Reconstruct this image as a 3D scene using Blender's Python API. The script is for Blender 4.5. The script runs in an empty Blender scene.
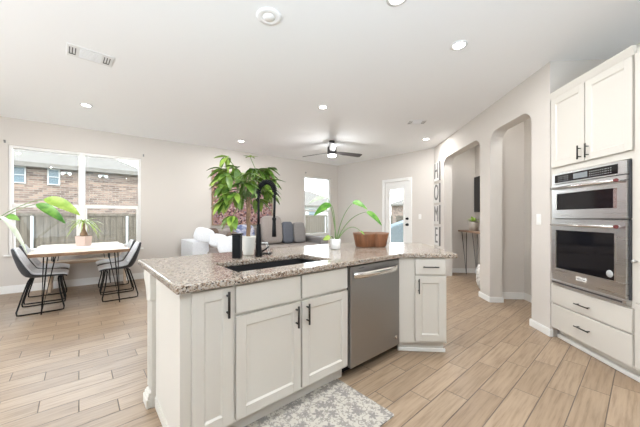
import bpy, bmesh, math, random
from mathutils import Vector, Matrix
R = math.radians
random.seed(7)
scene = bpy.context.scene
COL = scene.collection

# ------------------------------------------------------------------ camera
cd = bpy.data.cameras.new('camera'); cam = bpy.data.objects.new('camera', cd); COL.objects.link(cam)
cd.sensor_width = 36.0; cd.lens = 36.0 * 280 / 640; cd.shift_y = 4 / 640; cd.clip_start = 0.02; cd.clip_end = 200
cam.location = (0, 0, 1.24); cam.rotation_euler = (R(90), 0, R(49.26 - 90))
scene.camera = cam

# ------------------------------------------------------------------ sky, exposure
world = bpy.data.worlds.new('sky'); scene.world = world; world.use_nodes = True
wn = world.node_tree.nodes; wl = world.node_tree.links; wn.clear()
wo = wn.new('ShaderNodeOutputWorld'); bg = wn.new('ShaderNodeBackground'); ge = wn.new('ShaderNodeTexCoord')
sx = wn.new('ShaderNodeSeparateXYZ'); rp = wn.new('ShaderNodeValToRGB')
wl.new(ge.outputs['Generated'], sx.inputs[0]); wl.new(sx.outputs['Z'], rp.inputs[0])
rp.color_ramp.elements[0].position = 0.0; rp.color_ramp.elements[0].color = (0.93, 0.96, 1, 1)
rp.color_ramp.elements[1].position = 0.7; rp.color_ramp.elements[1].color = (0.70, 0.84, 1, 1)
wl.new(rp.outputs[0], bg.inputs[0]); bg.inputs[1].default_value = 5.2
wl.new(bg.outputs[0], wo.inputs[0])
vs = scene.view_settings
vs.view_transform = 'Standard'; vs.look = 'None'; vs.gamma = 1.0; vs.exposure = 0.92; vs.use_curve_mapping = False
sd_ = bpy.data.lights.new('sun', 'SUN'); sd_.energy = 3.0; sd_.angle = R(2); sd_.color = (1, .97, .93)
sun = bpy.data.objects.new('sun', sd_); COL.objects.link(sun); sun.rotation_euler = (R(45), 0, R(-25))
# unseen area light added behind the camera to brighten the ceiling
fl_ = bpy.data.lights.new('ceiling_fill', 'AREA'); fl_.shape = 'RECTANGLE'; fl_.size = 3.0; fl_.size_y = 2.0; fl_.energy = 74; fl_.spread = R(105); fl_.color = (.72, .87, 1)
fill_light = bpy.data.objects.new('ceiling_fill', fl_); COL.objects.link(fill_light); fill_light.location = (-1.3, -1.7, 1.2)
fill_light.rotation_euler = Vector((.42, .62, .8)).to_track_quat('-Z', 'Y').to_euler()
LAMP_W = 10.0          # watts of each recessed downlight
H = 2.87               # ceiling height

# ------------------------------------------------------------------ materials
def newmat(name):
    m = bpy.data.materials.new(name); m.use_nodes = True
    nt = m.node_tree; b = nt.nodes['Principled BSDF']
    return m, nt, b
def plain(name, col, rough=0.5, metal=0.0, spec=0.5, noise=0.0, nscale=30, bump=0.0, emit=None, estr=0):
    m, nt, b = newmat(name)
    b.inputs['Roughness'].default_value = rough; b.inputs['Metallic'].default_value = metal
    b.inputs['Specular IOR Level'].default_value = spec
    c = (*col, 1)
    b.inputs['Base Color'].default_value = c
    if noise or bump:
        tc = nt.nodes.new('ShaderNodeTexCoord'); n = nt.nodes.new('ShaderNodeTexNoise')
        n.inputs['Scale'].default_value = nscale; n.inputs['Detail'].default_value = 4
        nt.links.new(tc.outputs['Object'], n.inputs['Vector'])
        if noise:
            r = nt.nodes.new('ShaderNodeValToRGB')
            r.color_ramp.elements[0].position = .3; r.color_ramp.elements[1].position = .7
            r.color_ramp.elements[0].color = tuple(x * (1 - noise) for x in col) + (1,)
            r.color_ramp.elements[1].color = tuple(min(1, x * (1 + noise)) for x in col) + (1,)
            nt.links.new(n.outputs[0], r.inputs[0]); nt.links.new(r.outputs[0], b.inputs['Base Color'])
        if bump:
            bp = nt.nodes.new('ShaderNodeBump'); bp.inputs['Strength'].default_value = bump; bp.inputs['Distance'].default_value = .01
            nt.links.new(n.outputs[0], bp.inputs['Height']); nt.links.new(bp.outputs[0], b.inputs['Normal'])
    if emit:
        b.inputs['Emission Color'].default_value = (*emit, 1); b.inputs['Emission Strength'].default_value = estr
    return m
class G:
    """tiny node-graph helper"""
    def __init__(s, nt): s.nt = nt
    def node(s, t, **k):
        n = s.nt.nodes.new(t)
        for a, v in k.items(): setattr(n, a, v)
        return n
    def put(s, sock, v):
        if isinstance(v, bpy.types.NodeSocket): s.nt.links.new(v, sock)
        else: sock.default_value = v
    def math(s, op, a, b=0.0, c=0.0):
        n = s.node('ShaderNodeMath', operation=op); s.put(n.inputs[0], a); s.put(n.inputs[1], b); s.put(n.inputs[2], c); return n.outputs[0]
    def mix(s, f, a, b):
        n = s.node('ShaderNodeMix', data_type='RGBA'); s.put(n.inputs[0], f)
        s.put(n.inputs[6], a if isinstance(a, bpy.types.NodeSocket) else (*a, 1)); s.put(n.inputs[7], b if isinstance(b, bpy.types.NodeSocket) else (*b, 1)); return n.outputs[2]
    def ramp(s, f, stops):
        n = s.node('ShaderNodeValToRGB'); e = n.color_ramp.elements
        while len(e) < len(stops): e.new(.5)
        for i, (p, c) in enumerate(stops): e[i].position = p; e[i].color = (*c, 1)
        s.put(n.inputs[0], f); return n.outputs[0]
    def xyz(s, v=None):
        if v is None: v = s.node('ShaderNodeTexCoord').outputs['Object']
        n = s.node('ShaderNodeSeparateXYZ'); s.put(n.inputs[0], v); return n.outputs
    def comb(s, x, y, z=0.0):
        n = s.node('ShaderNodeCombineXYZ'); s.put(n.inputs[0], x); s.put(n.inputs[1], y); s.put(n.inputs[2], z); return n.outputs[0]
    def noise(s, v, scale, detail=3, rough=.5):
        n = s.node('ShaderNodeTexNoise'); s.put(n.inputs['Vector'], v); n.inputs['Scale'].default_value = scale; n.inputs['Detail'].default_value = detail; n.inputs['Roughness'].default_value = rough; return n.outputs[0]
    def bump(s, h, strength, dist, b):
        n = s.node('ShaderNodeBump'); n.inputs['Strength'].default_value = strength; n.inputs['Distance'].default_value = dist; s.put(n.inputs['Height'], h); s.nt.links.new(n.outputs[0], b.inputs['Normal'])

def mat_planks():
    m, nt, b = newmat('wood_look_tile'); g = G(nt); o = g.xyz(); W, L = .157, .6
    row = g.math('FLOOR', g.math('DIVIDE', o[1], W))
    xs = g.math('DIVIDE', g.math('ADD', o[0], g.math('MULTIPLY', row, .2)), L)
    colx = g.math('FLOOR', xs)
    fx = g.math('MULTIPLY', g.math('FRACT', xs), L); fy = g.math('MULTIPLY', g.math('FRACT', g.math('DIVIDE', o[1], W)), W)
    ex = g.math('MINIMUM', fx, g.math('SUBTRACT', L, fx)); ey = g.math('MINIMUM', fy, g.math('SUBTRACT', W, fy))
    grout = g.math('LESS_THAN', g.math('MINIMUM', ex, ey), .003)
    wnz = g.node('ShaderNodeTexWhiteNoise', noise_dimensions='2D'); g.put(wnz.inputs[0], g.comb(row, colx))
    rnd = wnz.outputs[0]
    gv = g.comb(g.math('MULTIPLY_ADD', o[0], 1.8, g.math('MULTIPLY', rnd, 40)), g.math('MULTIPLY_ADD', o[1], 30, g.math('MULTIPLY', rnd, 70)))
    grain = g.noise(gv, 1.6, 5, .62)
    base = g.ramp(rnd, [(0, (.30, .208, .132)), (.5, (.335, .238, .154)), (1, (.37, .265, .175))])
    fac = g.ramp(grain, [(.32, (.66, .61, .56)), (.5, (1, 1, 1)), (.68, (1.16, 1.17, 1.18))])
    mx = g.node('ShaderNodeMix', data_type='RGBA', blend_type='MULTIPLY'); mx.inputs[0].default_value = 1
    g.put(mx.inputs[6], base); g.put(mx.inputs[7], fac)
    g.put(b.inputs['Base Color'], g.mix(grout, mx.outputs[2], (.12, .083, .057)))
    b.inputs['Roughness'].default_value = .42; b.inputs['Specular IOR Level'].default_value = .9
    g.bump(g.math('MINIMUM', g.math('MINIMUM', ex, ey), .004), .5, 1.0, b)
    return m
def mat_granite():
    m, nt, b = newmat('granite'); g = G(nt); o = g.node('ShaderNodeTexCoord').outputs['Object']
    v = g.node('ShaderNodeTexVoronoi'); g.put(v.inputs['Vector'], o); v.inputs['Scale'].default_value = 135
    s = g.xyz(v.outputs['Color'])
    c = g.ramp(s[0], [(0, (.03, .022, .018)), (.12, (.09, .06, .045)), (.15, (.22, .14, .095)), (.30, (.23, .16, .11)), (.5, (.36, .30, .24)), (.8, (.48, .43, .37)), (1, (.33, .315, .295))])
    n2 = g.noise(o, 22, 4)
    c2 = g.mix(g.ramp(n2, [(.45, (0, 0, 0)), (.7, (.3, .3, .3))]), c, (.40, .335, .27))
    g.put(b.inputs['Base Color'], c2); b.inputs['Roughness'].default_value = .13
    b.inputs['Specular IOR Level'].default_value = .6
    return m
def mat_brick():
    m, nt, b = newmat('brick'); g = G(nt); o = g.xyz()
    t = g.node('ShaderNodeTexBrick'); g.put(t.inputs['Vector'], g.comb(g.math('ADD', o[0], o[1]), o[2]))
    t.inputs['Scale'].default_value = 1; t.inputs['Brick Width'].default_value = .30; t.inputs['Row Height'].default_value = .10; t.inputs['Mortar Size'].default_value = .012
    t.inputs['Color1'].default_value = (.06, .035, .028, 1); t.inputs['Color2'].default_value = (.175, .115, .088, 1); t.inputs['Mortar'].default_value = (.15, .13, .11, 1)
    t.offset = .5
    g.put(b.inputs['Base Color'], t.outputs[0]); b.inputs['Roughness'].default_value = .9
    return m
def mat_wood(name, c1, c2, axis=0, scale=2.0, rough=.5):
    m, nt, b = newmat(name); g = G(nt); o = g.xyz()
    k = [14, 14, 14]; k[axis] = 1.3
    n = g.noise(g.comb(*[g.math('MULTIPLY', o[i], k[i]) for i in range(3)]), scale, 5, .6)
    g.put(b.inputs['Base Color'], g.ramp(n, [(.3, c1), (.7, c2)])); b.inputs['Roughness'].default_value = rough
    return m
def mat_rug():
    m, nt, b = newmat('floral_mat'); g = G(nt); tc = g.node('ShaderNodeTexCoord').outputs['Object']; o = g.xyz(tc)
    def flowers(scale, rmul, seed):
        v = g.node('ShaderNodeTexVoronoi', voronoi_dimensions='2D')
        vec = g.comb(g.math('MULTIPLY_ADD', o[0], scale, seed), g.math('MULTIPLY', o[1], scale))
        g.put(v.inputs['Vector'], vec); v.inputs['Scale'].default_value = 1
        d = g.node('ShaderNodeVectorMath', operation='SUBTRACT'); g.put(d.inputs[0], vec); g.put(d.inputs[1], v.outputs['Position'])
        dd = g.xyz(d.outputs[0]); rn = g.xyz(v.outputs['Color'])
        ang = g.math('ADD', g.math('ARCTAN2', dd[1], dd[0]), g.math('MULTIPLY', rn[1], 6))
        pet = g.math('MULTIPLY_ADD', g.math('COSINE', g.math('MULTIPLY', ang, 5)), .3, .7)
        rad = g.math('MULTIPLY', pet, g.math('MULTIPLY_ADD', rn[0], rmul * .6, rmul * .55))
        q = g.math('DIVIDE', v.outputs['Distance'], rad)
        return q
    q1 = flowers(10.5, .44, 0); q2 = flowers(19, .42, 3.3); q3 = flowers(36, .4, 7.7)
    c = (.53, .49, .425)
    col = g.mix(g.math('LESS_THAN', q3, .8), c, (.335, .30, .265))
    nz = g.noise(tc, 14, 1); vine = g.math('LESS_THAN', g.math('ABSOLUTE', g.math('SUBTRACT', nz, .5)), .018)
    col = g.mix(vine, col, (.31, .28, .25))
    f2 = g.ramp(q2, [(0, (.36, .32, .27)), (.3, (.27, .245, .22)), (.8, (.35, .32, .29))])
    col = g.mix(g.math('LESS_THAN', q2, .95), col, f2)
    f1 = g.ramp(q1, [(0, (.38, .33, .28)), (.22, (.22, .20, .185)), (.5, (.34, .31, .285)), (.55, (.23, .21, .195)), (.95, (.32, .29, .27))])
    col = g.mix(g.math('LESS_THAN', q1, 1.0), col, f1)
    g.put(b.inputs['Base Color'], col); b.inputs['Roughness'].default_value = .8
    return m
def mat_speckle(name, stops, scale):
    m, nt, b = newmat(name); g = G(nt); o = g.node('ShaderNodeTexCoord').outputs['Object']
    v = g.node('ShaderNodeTexVoronoi'); g.put(v.inputs['Vector'], o); v.inputs['Scale'].default_value = scale
    g.put(b.inputs['Base Color'], g.ramp(g.xyz(v.outputs['Color'])[0], stops)); b.inputs['Roughness'].default_value = .8
    return m
def mat_steel(name, col, rough):
    m, nt, b = newmat(name); g = G(nt); o = g.xyz()
    n = g.noise(g.comb(g.math('MULTIPLY', o[0], 2), g.math('MULTIPLY', o[1], 2), g.math('MULTIPLY', o[2], 220)), 1, 3)
    b.inputs['Base Color'].default_value = (*col, 1); b.inputs['Metallic'].default_value = 1
    g.put(b.inputs['Roughness'], g.math('MULTIPLY_ADD', n, .05, rough - .025))
    return m
def mat_glass():
    m = bpy.data.materials.new('window_glass'); m.use_nodes = True; nt = m.node_tree; nt.nodes.clear(); g = G(nt)
    out = g.node('ShaderNodeOutputMaterial'); t = g.node('ShaderNodeBsdfTransparent'); gl = g.node('ShaderNodeBsdfGlossy'); mx = g.node('ShaderNodeMixShader'); fr = g.node('ShaderNodeFresnel')
    t.inputs[0].default_value = (.96, .98, .97, 1); gl.inputs['Roughness'].default_value = .02; fr.inputs[0].default_value = 1.35
    g.put(mx.inputs[0], fr.outputs[0]); nt.links.new(t.outputs[0], mx.inputs[1]); nt.links.new(gl.outputs[0], mx.inputs[2]); nt.links.new(mx.outputs[0], out.inputs[0])
    return m
def mat_leaf(name, c1, c2):
    m, nt, b = newmat(name); g = G(nt); o = g.node('ShaderNodeTexCoord').outputs['Object']
    g.put(b.inputs['Base Color'], g.ramp(g.noise(o, 14, 2), [(.35, c1), (.65, c2)])); b.inputs['Roughness'].default_value = .38
    b.inputs['Transmission Weight'].default_value = 0.0
    b.inputs['Subsurface Weight'].default_value = 0.0
    return m

M = dict(
    wall=plain('greige_wall_paint', (.655, .612, .562), .85, bump=.03, nscale=120),
    ceil=plain('white_ceiling_paint', (.90, .905, .905), .9),
    trim=plain('white_trim_paint', (.84, .83, .80), .4),
    cab=plain('white_cabinet_paint', (.64, .605, .545), .38),
    floor=mat_planks(), granite=mat_granite(), brick=mat_brick(), rug=mat_rug(), glass=mat_glass(),
    black=plain('matte_black_metal', (.008, .008, .009), .4, spec=.18), blackgloss=plain('black_oven_glass', (.006, .006, .008), .06),
    bronze=plain('dark_bronze_pull', (.03, .026, .022), .35, .6),
    sink=plain('black_composite_sink', (.015, .015, .016), .5),
    steel=mat_steel('brushed_steel', (.62, .62, .615), .28), steeldark=mat_steel('slate_steel', (.36, .36, .36), .33), steellight=plain('polished_steel', (.78, .77, .75), .18, 1),
    darkgrey=plain('dark_grey_plastic', (.05, .05, .055), .4), display=plain('grey_lcd', (.22, .24, .25), .2), print=plain('panel_print_grey', (.45, .45, .45), .5),
    red=plain('red_medallion', (.16, .03, .03), .35),
    shell=plain('charcoal_chair_shell', (.03, .033, .038), .5, noise=.15), pad=plain('light_grey_chair_fabric', (.80, .81, .83), .8, noise=.08, nscale=60),
    tabletop=mat_wood('pale_ash_tabletop', (.56, .40, .27), (.74, .58, .43), 0, 2), bench=mat_wood('bench_wood', (.58, .43, .30), (.74, .59, .45), 0, 2),
    edge=mat_wood('walnut_edge', (.14, .075, .04), (.28, .17, .10), 0, 2), linen=plain('white_linen', (.83, .83, .82), .9),
    pinkpot=plain('blush_ceramic', (.70, .52, .44), .6), whitepot=plain('cream_ceramic', (.80, .77, .70), .45), taupepot=plain('taupe_ceramic', (.42, .37, .32), .6), whitegloss=plain('white_ceramic', (.86, .86, .85), .3),
    soil=plain('potting_soil', (.12, .07, .045), .95, noise=.4, nscale=60), bark=plain('plant_bark', (.27, .17, .10), .8, noise=.3, nscale=40),
    leaf=mat_leaf('green_leaf', (.05, .125, .014), (.22, .35, .05)), leafyoung=mat_leaf('young_leaf', (.25, .40, .05), (.42, .55, .12)), leafbig=mat_leaf('broad_leaf', (.05, .19, .02), (.20, .42, .06)), stalk=plain('leaf_stalk', (.17, .26, .09), .5), leafpale=mat_leaf('pale_leaf', (.50, .58, .42), (.66, .71, .58)),
    bowl=mat_wood('carved_brown_wood', (.15, .055, .022), (.30, .125, .055), 2, 2, .55), rim=plain('worn_wood_rim', (.24, .13, .08), .6),
    art=mat_speckle('mosaic_canvas', [(0, (.03, .02, .03)), (.2, (.18, .08, .075)), (.4, (.38, .2, .16)), (.6, (.28, .15, .17)), (.8, (.6, .42, .36)), (1, (.20, .16, .22))], 28), tan=plain('tan_frame', (.32, .21, .13), .6),
    sofa=plain('taupe_sofa_fabric', (.34, .30, .275), .9, noise=.12, nscale=80), sofagrey=plain('grey_sofa_fabric', (.26, .245, .24), .9, noise=.12, nscale=80), bluegrey=plain('blue_grey_fabric', (.12, .13, .155), .9, noise=.15, nscale=80), white=plain('white_fleece', (.80, .82, .85), .95, noise=.05, nscale=50, bump=.3), brown=plain('dark_brown_fabric', (.16, .115, .09), .9), bluepattern=mat_speckle('blue_throw', [(0, (.1, .12, .25)), (.5, (.28, .31, .45)), (1, (.62, .62, .68))], 18),
    letter=plain('zinc_letter', (.20, .19, .18), .45, .3), plaque=plain('white_plaque', (.78, .76, .73), .6),
    lens=plain('lamp_lens', (1, 1, 1), .5, emit=(1, .97, .92), estr=14), fandark=plain('dark_fan_metal', (.04, .038, .04), .4), blade=plain('dark_fan_blade', (.055, .05, .05), .4),
    vent=plain('white_vent', (.8, .8, .79), .5), slot=plain('vent_slot', (.12, .12, .12), .8),
    fence=mat_wood('weathered_fence', (.042, .032, .023), (.105, .084, .063), 2, 1.6, .9), zinc=plain('galvanised_post', (.3, .3, .29), .5), roof=plain('grey_shingle', (.105, .093, .082), 1.0, spec=0.0, noise=.15, nscale=8), grass=plain('lawn', (.10, .12, .06), .95, noise=.3, nscale=5), houseglass=plain('dark_house_glass', (.05, .075, .09), .35), siding=plain('pale_siding', (.3, .29, .28), .8), cover=plain('slate_grill_cover', (.05, .06, .064), .8),
    basket=mat_speckle('woven_basket', [(0, (.45, .42, .38)), (.5, (.7, .68, .64)), (1, (.82, .8, .77))], 30), consolewood=mat_wood('brown_console_wood', (.2, .12, .075), (.36, .23, .15), 0, 2), tv=plain('black_screen', (.008, .008, .01), .25),
)

# ------------------------------------------------------------------ mesh helpers
class MB:
    def __init__(s): s.bm = bmesh.new()
    def box(s, x0, x1, y0, y1, z0, z1, mat=None, mi=0):
        vs = [s.bm.verts.new((x, y, z)) for z in (z0, z1) for y in (y0, y1) for x in (x0, x1)]
        fs = [(0, 2, 3, 1), (4, 5, 7, 6), (0, 1, 5, 4), (2, 6, 7, 3), (0, 4, 6, 2), (1, 3, 7, 5)]
        for f in fs:
            fc = s.bm.faces.new([vs[i] for i in f]); fc.material_index = mi
        if mat is not None:
            for v in vs: v.co = mat @ v.co
        return s
    def prism(s, pts, z0, z1, mi=0, axis='z'):
        """extrude the polygon pts; axis names the extrusion direction"""
        def P(a, b, c): return (a, b, c) if axis == 'z' else ((a, c, b) if axis == 'y' else (c, a, b))
        lo = [s.bm.verts.new(P(a, b, z0)) for a, b in pts]; hi = [s.bm.verts.new(P(a, b, z1)) for a, b in pts]
        n = len(pts); s.bm.faces.new(lo[::-1]).material_index = mi; s.bm.faces.new(hi).material_index = mi
        for i in range(n): s.bm.faces.new((lo[i], lo[(i + 1) % n], hi[(i + 1) % n], hi[i])).material_index = mi
        return s
    def tube(s, pts, r, n=10, cap=True, closed=False):
        pts = [Vector(p) for p in pts]; k = len(pts); rs = r if isinstance(r, (list, tuple)) else [r] * k
        rings = []; up = None
        for i, p in enumerate(pts):
            if closed: d = (pts[(i + 1) % k] - pts[i - 1])
            else: d = (pts[min(i + 1, k - 1)] - pts[max(i - 1, 0)])
            d.normalize()
            if up is None:
                up = Vector((0, 0, 1)) if abs(d.z) < .9 else Vector((1, 0, 0))
            a = d.cross(up)
            if a.length < 1e-5: a = d.cross(Vector((0, 1, 0)))
            a.normalize(); bb = a.cross(d).normalized(); up = bb
            rings.append([s.bm.verts.new(p + a * math.cos(t) * rs[i] + bb * math.sin(t) * rs[i]) for t in [2 * math.pi * j / n for j in range(n)]])
        for i in range(k if closed else k - 1):
            A, B = rings[i], rings[(i + 1) % k]
            for j in range(n): s.bm.faces.new((A[j], A[(j + 1) % n], B[(j + 1) % n], B[j])).smooth = True
        if cap and not closed:
            s.bm.faces.new(rings[0][::-1]); s.bm.faces.new(rings[-1])
        return s
    def lathe(s, prof, n=28, c=(0, 0, 0), shape=None, mat=None):
        """spin (r, z) pairs about z; shape(angle) scales the radius"""
        rings = []
        for r, z in prof:
            if r < 1e-6: rings.append([s.bm.verts.new((c[0], c[1], c[2] + z))])
            else:
                rings.append([s.bm.verts.new((c[0] + r * (shape(t) if shape else 1) * math.cos(t), c[1] + r * (shape(t) if shape else 1) * math.sin(t), c[2] + z)) for t in [2 * math.pi * j / n for j in range(n)]])
        for A, B in zip(rings, rings[1:]):
            for j in range(n):
                q = (j + 1) % n
                if len(A) == 1 and len(B) == 1: continue
                if len(A) == 1: f = s.bm.faces.new((A[0], B[q], B[j]))
                elif len(B) == 1: f = s.bm.faces.new((A[j], A[q], B[0]))
                else: f = s.bm.faces.new((A[j], A[q], B[q], B[j]))
                f.smooth = True
        if mat is not None:
            for rg in rings:
                for v in rg: v.co = mat @ v.co
        return s
    def grid(s, P, nu, nv, smooth=True):
        vs = [[s.bm.verts.new(P(i / nu, j / nv)) for j in range(nv + 1)] for i in range(nu + 1)]
        for i in range(nu):
            for j in range(nv): s.bm.faces.new((vs[i][j], vs[i + 1][j], vs[i + 1][j + 1], vs[i][j + 1])).smooth = smooth
        return s
    def blob(s, c, r, n=2.5, seg=16, mat=None):
        """superellipsoid cushion of half sizes r"""
        def e(v, p): return math.copysign(abs(v) ** p, v)
        p = 2 / n; rows = []
        for i in range(seg + 1):
            a = -math.pi / 2 + math.pi * i / seg; row = []
            for j in range(seg * 2):
                t = 2 * math.pi * j / (seg * 2)
                v = Vector((r[0] * e(math.cos(a), p) * e(math.cos(t), p), r[1] * e(math.cos(a), p) * e(math.sin(t), p), r[2] * e(math.sin(a), p)))
                if mat is not None: v = mat @ v
                row.append(s.bm.verts.new(v + Vector(c)))
            rows.append(row)
        for A, B in zip(rows, rows[1:]):
            for j in range(seg * 2):
                q = (j + 1) % (seg * 2); s.bm.faces.new((A[j], A[q], B[q], B[j])).smooth = True
        bmesh.ops.remove_doubles(s.bm, verts=[v for rw in rows for v in rw], dist=1e-5)
        return s
    def build(s, name, mat, parent=None, bevel=0, seg=2, loc=None, rotz=0, solid=0, sub=0, recalc=True):
        if recalc: bmesh.ops.recalc_face_normals(s.bm, faces=s.bm.faces[:])
        me = bpy.data.meshes.new(name); s.bm.to_mesh(me); s.bm.free()
        for mm in (mat if isinstance(mat, (list, tuple)) else [mat]): me.materials.append(mm)
        o = bpy.data.objects.new(name, me); COL.objects.link(o)
        if parent: o.parent = parent
        if loc is not None: o.location = loc
        o.rotation_euler.z = rotz
        if solid:
            md = o.modifiers.new('solidify', 'SOLIDIFY'); md.thickness = solid; md.offset = 0
        if sub:
            md = o.modifiers.new('subdivision', 'SUBSURF'); md.levels = sub; md.render_levels = sub
        if bevel:
            md = o.modifiers.new('bevel', 'BEVEL'); md.width = bevel; md.segments = seg; md.limit_method = 'ANGLE'; md.angle_limit = R(40)
        return o
def tag(o, label, cat, group=None, kind=None):
    if label: o['label'] = label
    if cat: o['category'] = cat
    if group: o['group'] = group
    if kind: o['kind'] = kind
    return o
def thing(name, label, cat, loc=(0, 0, 0), rotz=0, group=None):
    o = bpy.data.objects.new(name, None); COL.objects.link(o); o.location = loc; o.rotation_euler.z = rotz
    o.empty_display_size = .1
    return tag(o, label, cat, group)
def struct(mb, name, mat, **k):
    o = mb.build(name, mat, **k)
    if o.parent is None: o['kind'] = 'structure'
    return o
def copy_tree(o, loc, rotz, label, parent=None):
    c = o.copy(); COL.objects.link(c)
    if parent is None: c.location = loc; c.rotation_euler.z = rotz; c['label'] = label
    else: c.parent = parent
    for ch in list(o.children): copy_tree(ch, None, None, None, c)
    return c
def arc(cx, cz, r, a0, a1, n): return [(cx + r * math.cos(R(a0 + (a1 - a0) * i / n)), cz + r * math.sin(R(a0 + (a1 - a0) * i / n))) for i in range(n + 1)]

# ------------------------------------------------------------------ room shell
plan = [(-3.5, -3.2), (8.2, -3.2), (8.2, 2.6), (6.9, 3.0), (6.46, 3.3), (6.33, 6.47), (-3.5, 7.12)]
struct(MB().prism(plan, -.12, 0), 'floor', M['floor'])
struct(MB().prism(plan, H, H + .15), 'ceiling', M['ceil'])
struct(MB().box(-3.5, 8.2, -3.35, -3.2, 0, H), 'wall_added_rear', M['wall'])  # unseen wall added behind the camera to contain the light
mb = MB().box(-3.65, -3.5, -3.35, 7.1, 0, .35).box(-3.65, -3.5, -3.35, 7.1, 2.6, H)  # unseen wall added on the left, openings shaped to let daylight in
for a, b in ((-3.35, 2.0), (4.2, 7.1)): mb.box(-3.65, -3.5, a, b, .35, 2.6)
struct(mb, 'wall_added_side', M['wall'])
struct(MB().box(8.2, 8.35, -3.35, 2.6, 0, H), 'wall_added_far', M['wall'])  # unseen wall added to close the room against open skylight
def wall_holes(L0, L1, th, holes):
    """boxes for a wall in local x, room face at y=0, with rectangular holes (x0,x1,z0,z1)"""
    mb = MB(); xs = sorted({L0, L1, *[h[0] for h in holes], *[h[1] for h in holes]})
    for a, b in zip(xs, xs[1:]):
        hs = [h for h in holes if h[0] <= a + 1e-6 and h[1] >= b - 1e-6]
        if not hs: mb.box(a, b, 0, th, 0, H)
        else:
            h = hs[0]
            if h[2] > 0: mb.box(a, b, 0, th, 0, h[2])
            mb.box(a, b, 0, th, h[3], H)
    bmesh.ops.remove_doubles(mb.bm, verts=mb.bm.verts[:], dist=1e-4)
    return mb
# window wall: local frame runs along the wall from WP
WP = Vector((-.96, 6.78, 0)); WA = math.atan2(6.32 - 6.78, 6.18 + .96); WLEN = 7.155
Z0, Z1 = .63, 2.43
WT = .16
wins = [(.086, 1.917, Z0, Z1), (5.88, 6.88, Z0 + .06, Z1 + .01)]
struct(wall_holes(-2.4, WLEN + .15, WT, wins), 'wall_left', M['wall'], loc=WP, rotz=WA)
struct(MB().box(-2.4, WLEN, -.016, 0, 0, .10).box(-2.4, WLEN, -.012, 0, .10, .125), 'baseboard_left', M['trim'], loc=WP, rotz=WA)
def window_unit(name, x0, x1, z0, z1, zr):
    """one single-hung window: outer frame, lower sash, glass"""
    t = thing(name, None, None, WP, WA); t['kind'] = 'structure'
    f = .045
    fr = MB()
    fr.box(x0, x0 + f, .02, .10, z0, z1).box(x1 - f, x1, .02, .10, z0, z1).box(x0 + f, x1 - f, .02, .10, z1 - f, z1).box(x0 + f, x1 - f, .02, .10, z0, z0 + f)
    fr.build('window_frame', M['trim'], t, bevel=.004)
    MB().box(x0 + f, x1 - f, .03, .075, zr - .03, zr + .03).build('meeting_rail', M['trim'], t, bevel=.004)
    s = MB(); s.box(x0 + f, x0 + f + .03, .035, .07, z0 + f, zr - .03).box(x1 - f - .03, x1 - f, .035, .07, z0 + f, zr - .03).box(x0 + f + .03, x1 - f - .03, .035, .07, z0 + f, z0 + f + .04)
    s.build('lower_sash', M['trim'], t, bevel=.004)
    MB().box(x0 + f, x1 - f, .082, .086, zr + .03, z1 - f).build('window_pane', M['glass'], t)
    MB().box(x0 + f + .03, x1 - f - .03, .05, .054, z0 + f + .04, zr - .03).build('window_pane', M['glass'], t)
window_unit('window_1', .086, 1.0, Z0, Z1, 1.44)
window_unit('window_2', 1.0, 1.917, Z0, Z1, 1.44)
window_unit('window_3', 5.88, 6.88, Z0 + .06, Z1 + .01, 1.44)
struct(MB().box(.04, 1.96, -.035, .02, Z0 - .025, Z0), 'trim_1', M['trim'], loc=WP, rotz=WA, bevel=.005)
struct(MB().box(5.84, 6.92, -.035, .02, Z0 + .035, Z0 + .06), 'trim_2', M['trim'], loc=WP, rotz=WA, bevel=.005)
# back wall with the patio door
BP = Vector((6.18, 6.32, 0)); BA = math.atan2(3.22 - 6.32, 6.30 - 6.18); BLEN = 3.1025
struct(wall_holes(-.15, BLEN, .16, [(1.74, 2.47, 0, 2.18)]), 'wall_back', M['wall'], loc=BP, rotz=BA)
struct(MB().box(0, 1.67, -.016, 0, 0, .10).box(2.54, BLEN, -.016, 0, 0, .10), 'baseboard_back', M['trim'], loc=BP, rotz=BA)
dr = thing('door_1', None, None, BP, BA); dr['kind'] = 'structure'
MB().box(1.67, 1.745, -.02, .02, 0, 2.25).box(2.465, 2.54, -.02, .02, 0, 2.25).box(1.745, 2.465, -.02, .02, 2.175, 2.25).build('door_casing', M['trim'], dr, bevel=.006)
lx0, lx1, lz0, lz1 = 1.875, 2.30, .45, 1.99
MB().box(1.745, lx0, .03, .075, .01, 2.172).box(lx1, 2.465, .03, .075, .01, 2.172).box(lx0, lx1, .03, .075, .01, lz0).box(lx0, lx1, .03, .075, lz1, 2.172).build('door_slab', M['trim'], dr)
MB().box(lx0 - .02, lx0 + .015, .018, .03, lz0 - .02, lz1 + .02).box(lx1 - .015, lx1 + .02, .018, .03, lz0 - .02, lz1 + .02).box(lx0, lx1, .018, .03, lz1 - .015, lz1 + .02).box(lx0, lx1, .018, .03, lz0 - .02, lz0 + .015).build('lite_frame', M['trim'], dr, bevel=.004)
MB().box(lx0, lx1, .05, .054, lz0, lz1).build('door_pane', M['glass'], dr)
ry = Matrix.Rotation(R(90), 4, 'X')
for nm, z, r in (('deadbolt', 1.21, .032), ('door_knob', 1.06, .036)):
    MB().lathe([(0, 0), (r, 0), (r, .012), (r * .45, .016), (r * .45, .035), (r * .8, .045), (r * .8, .06), (0, .064)], 18, mat=Matrix.Translation((2.40, .03, z)) @ ry).build(nm, M['black'], dr)
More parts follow.
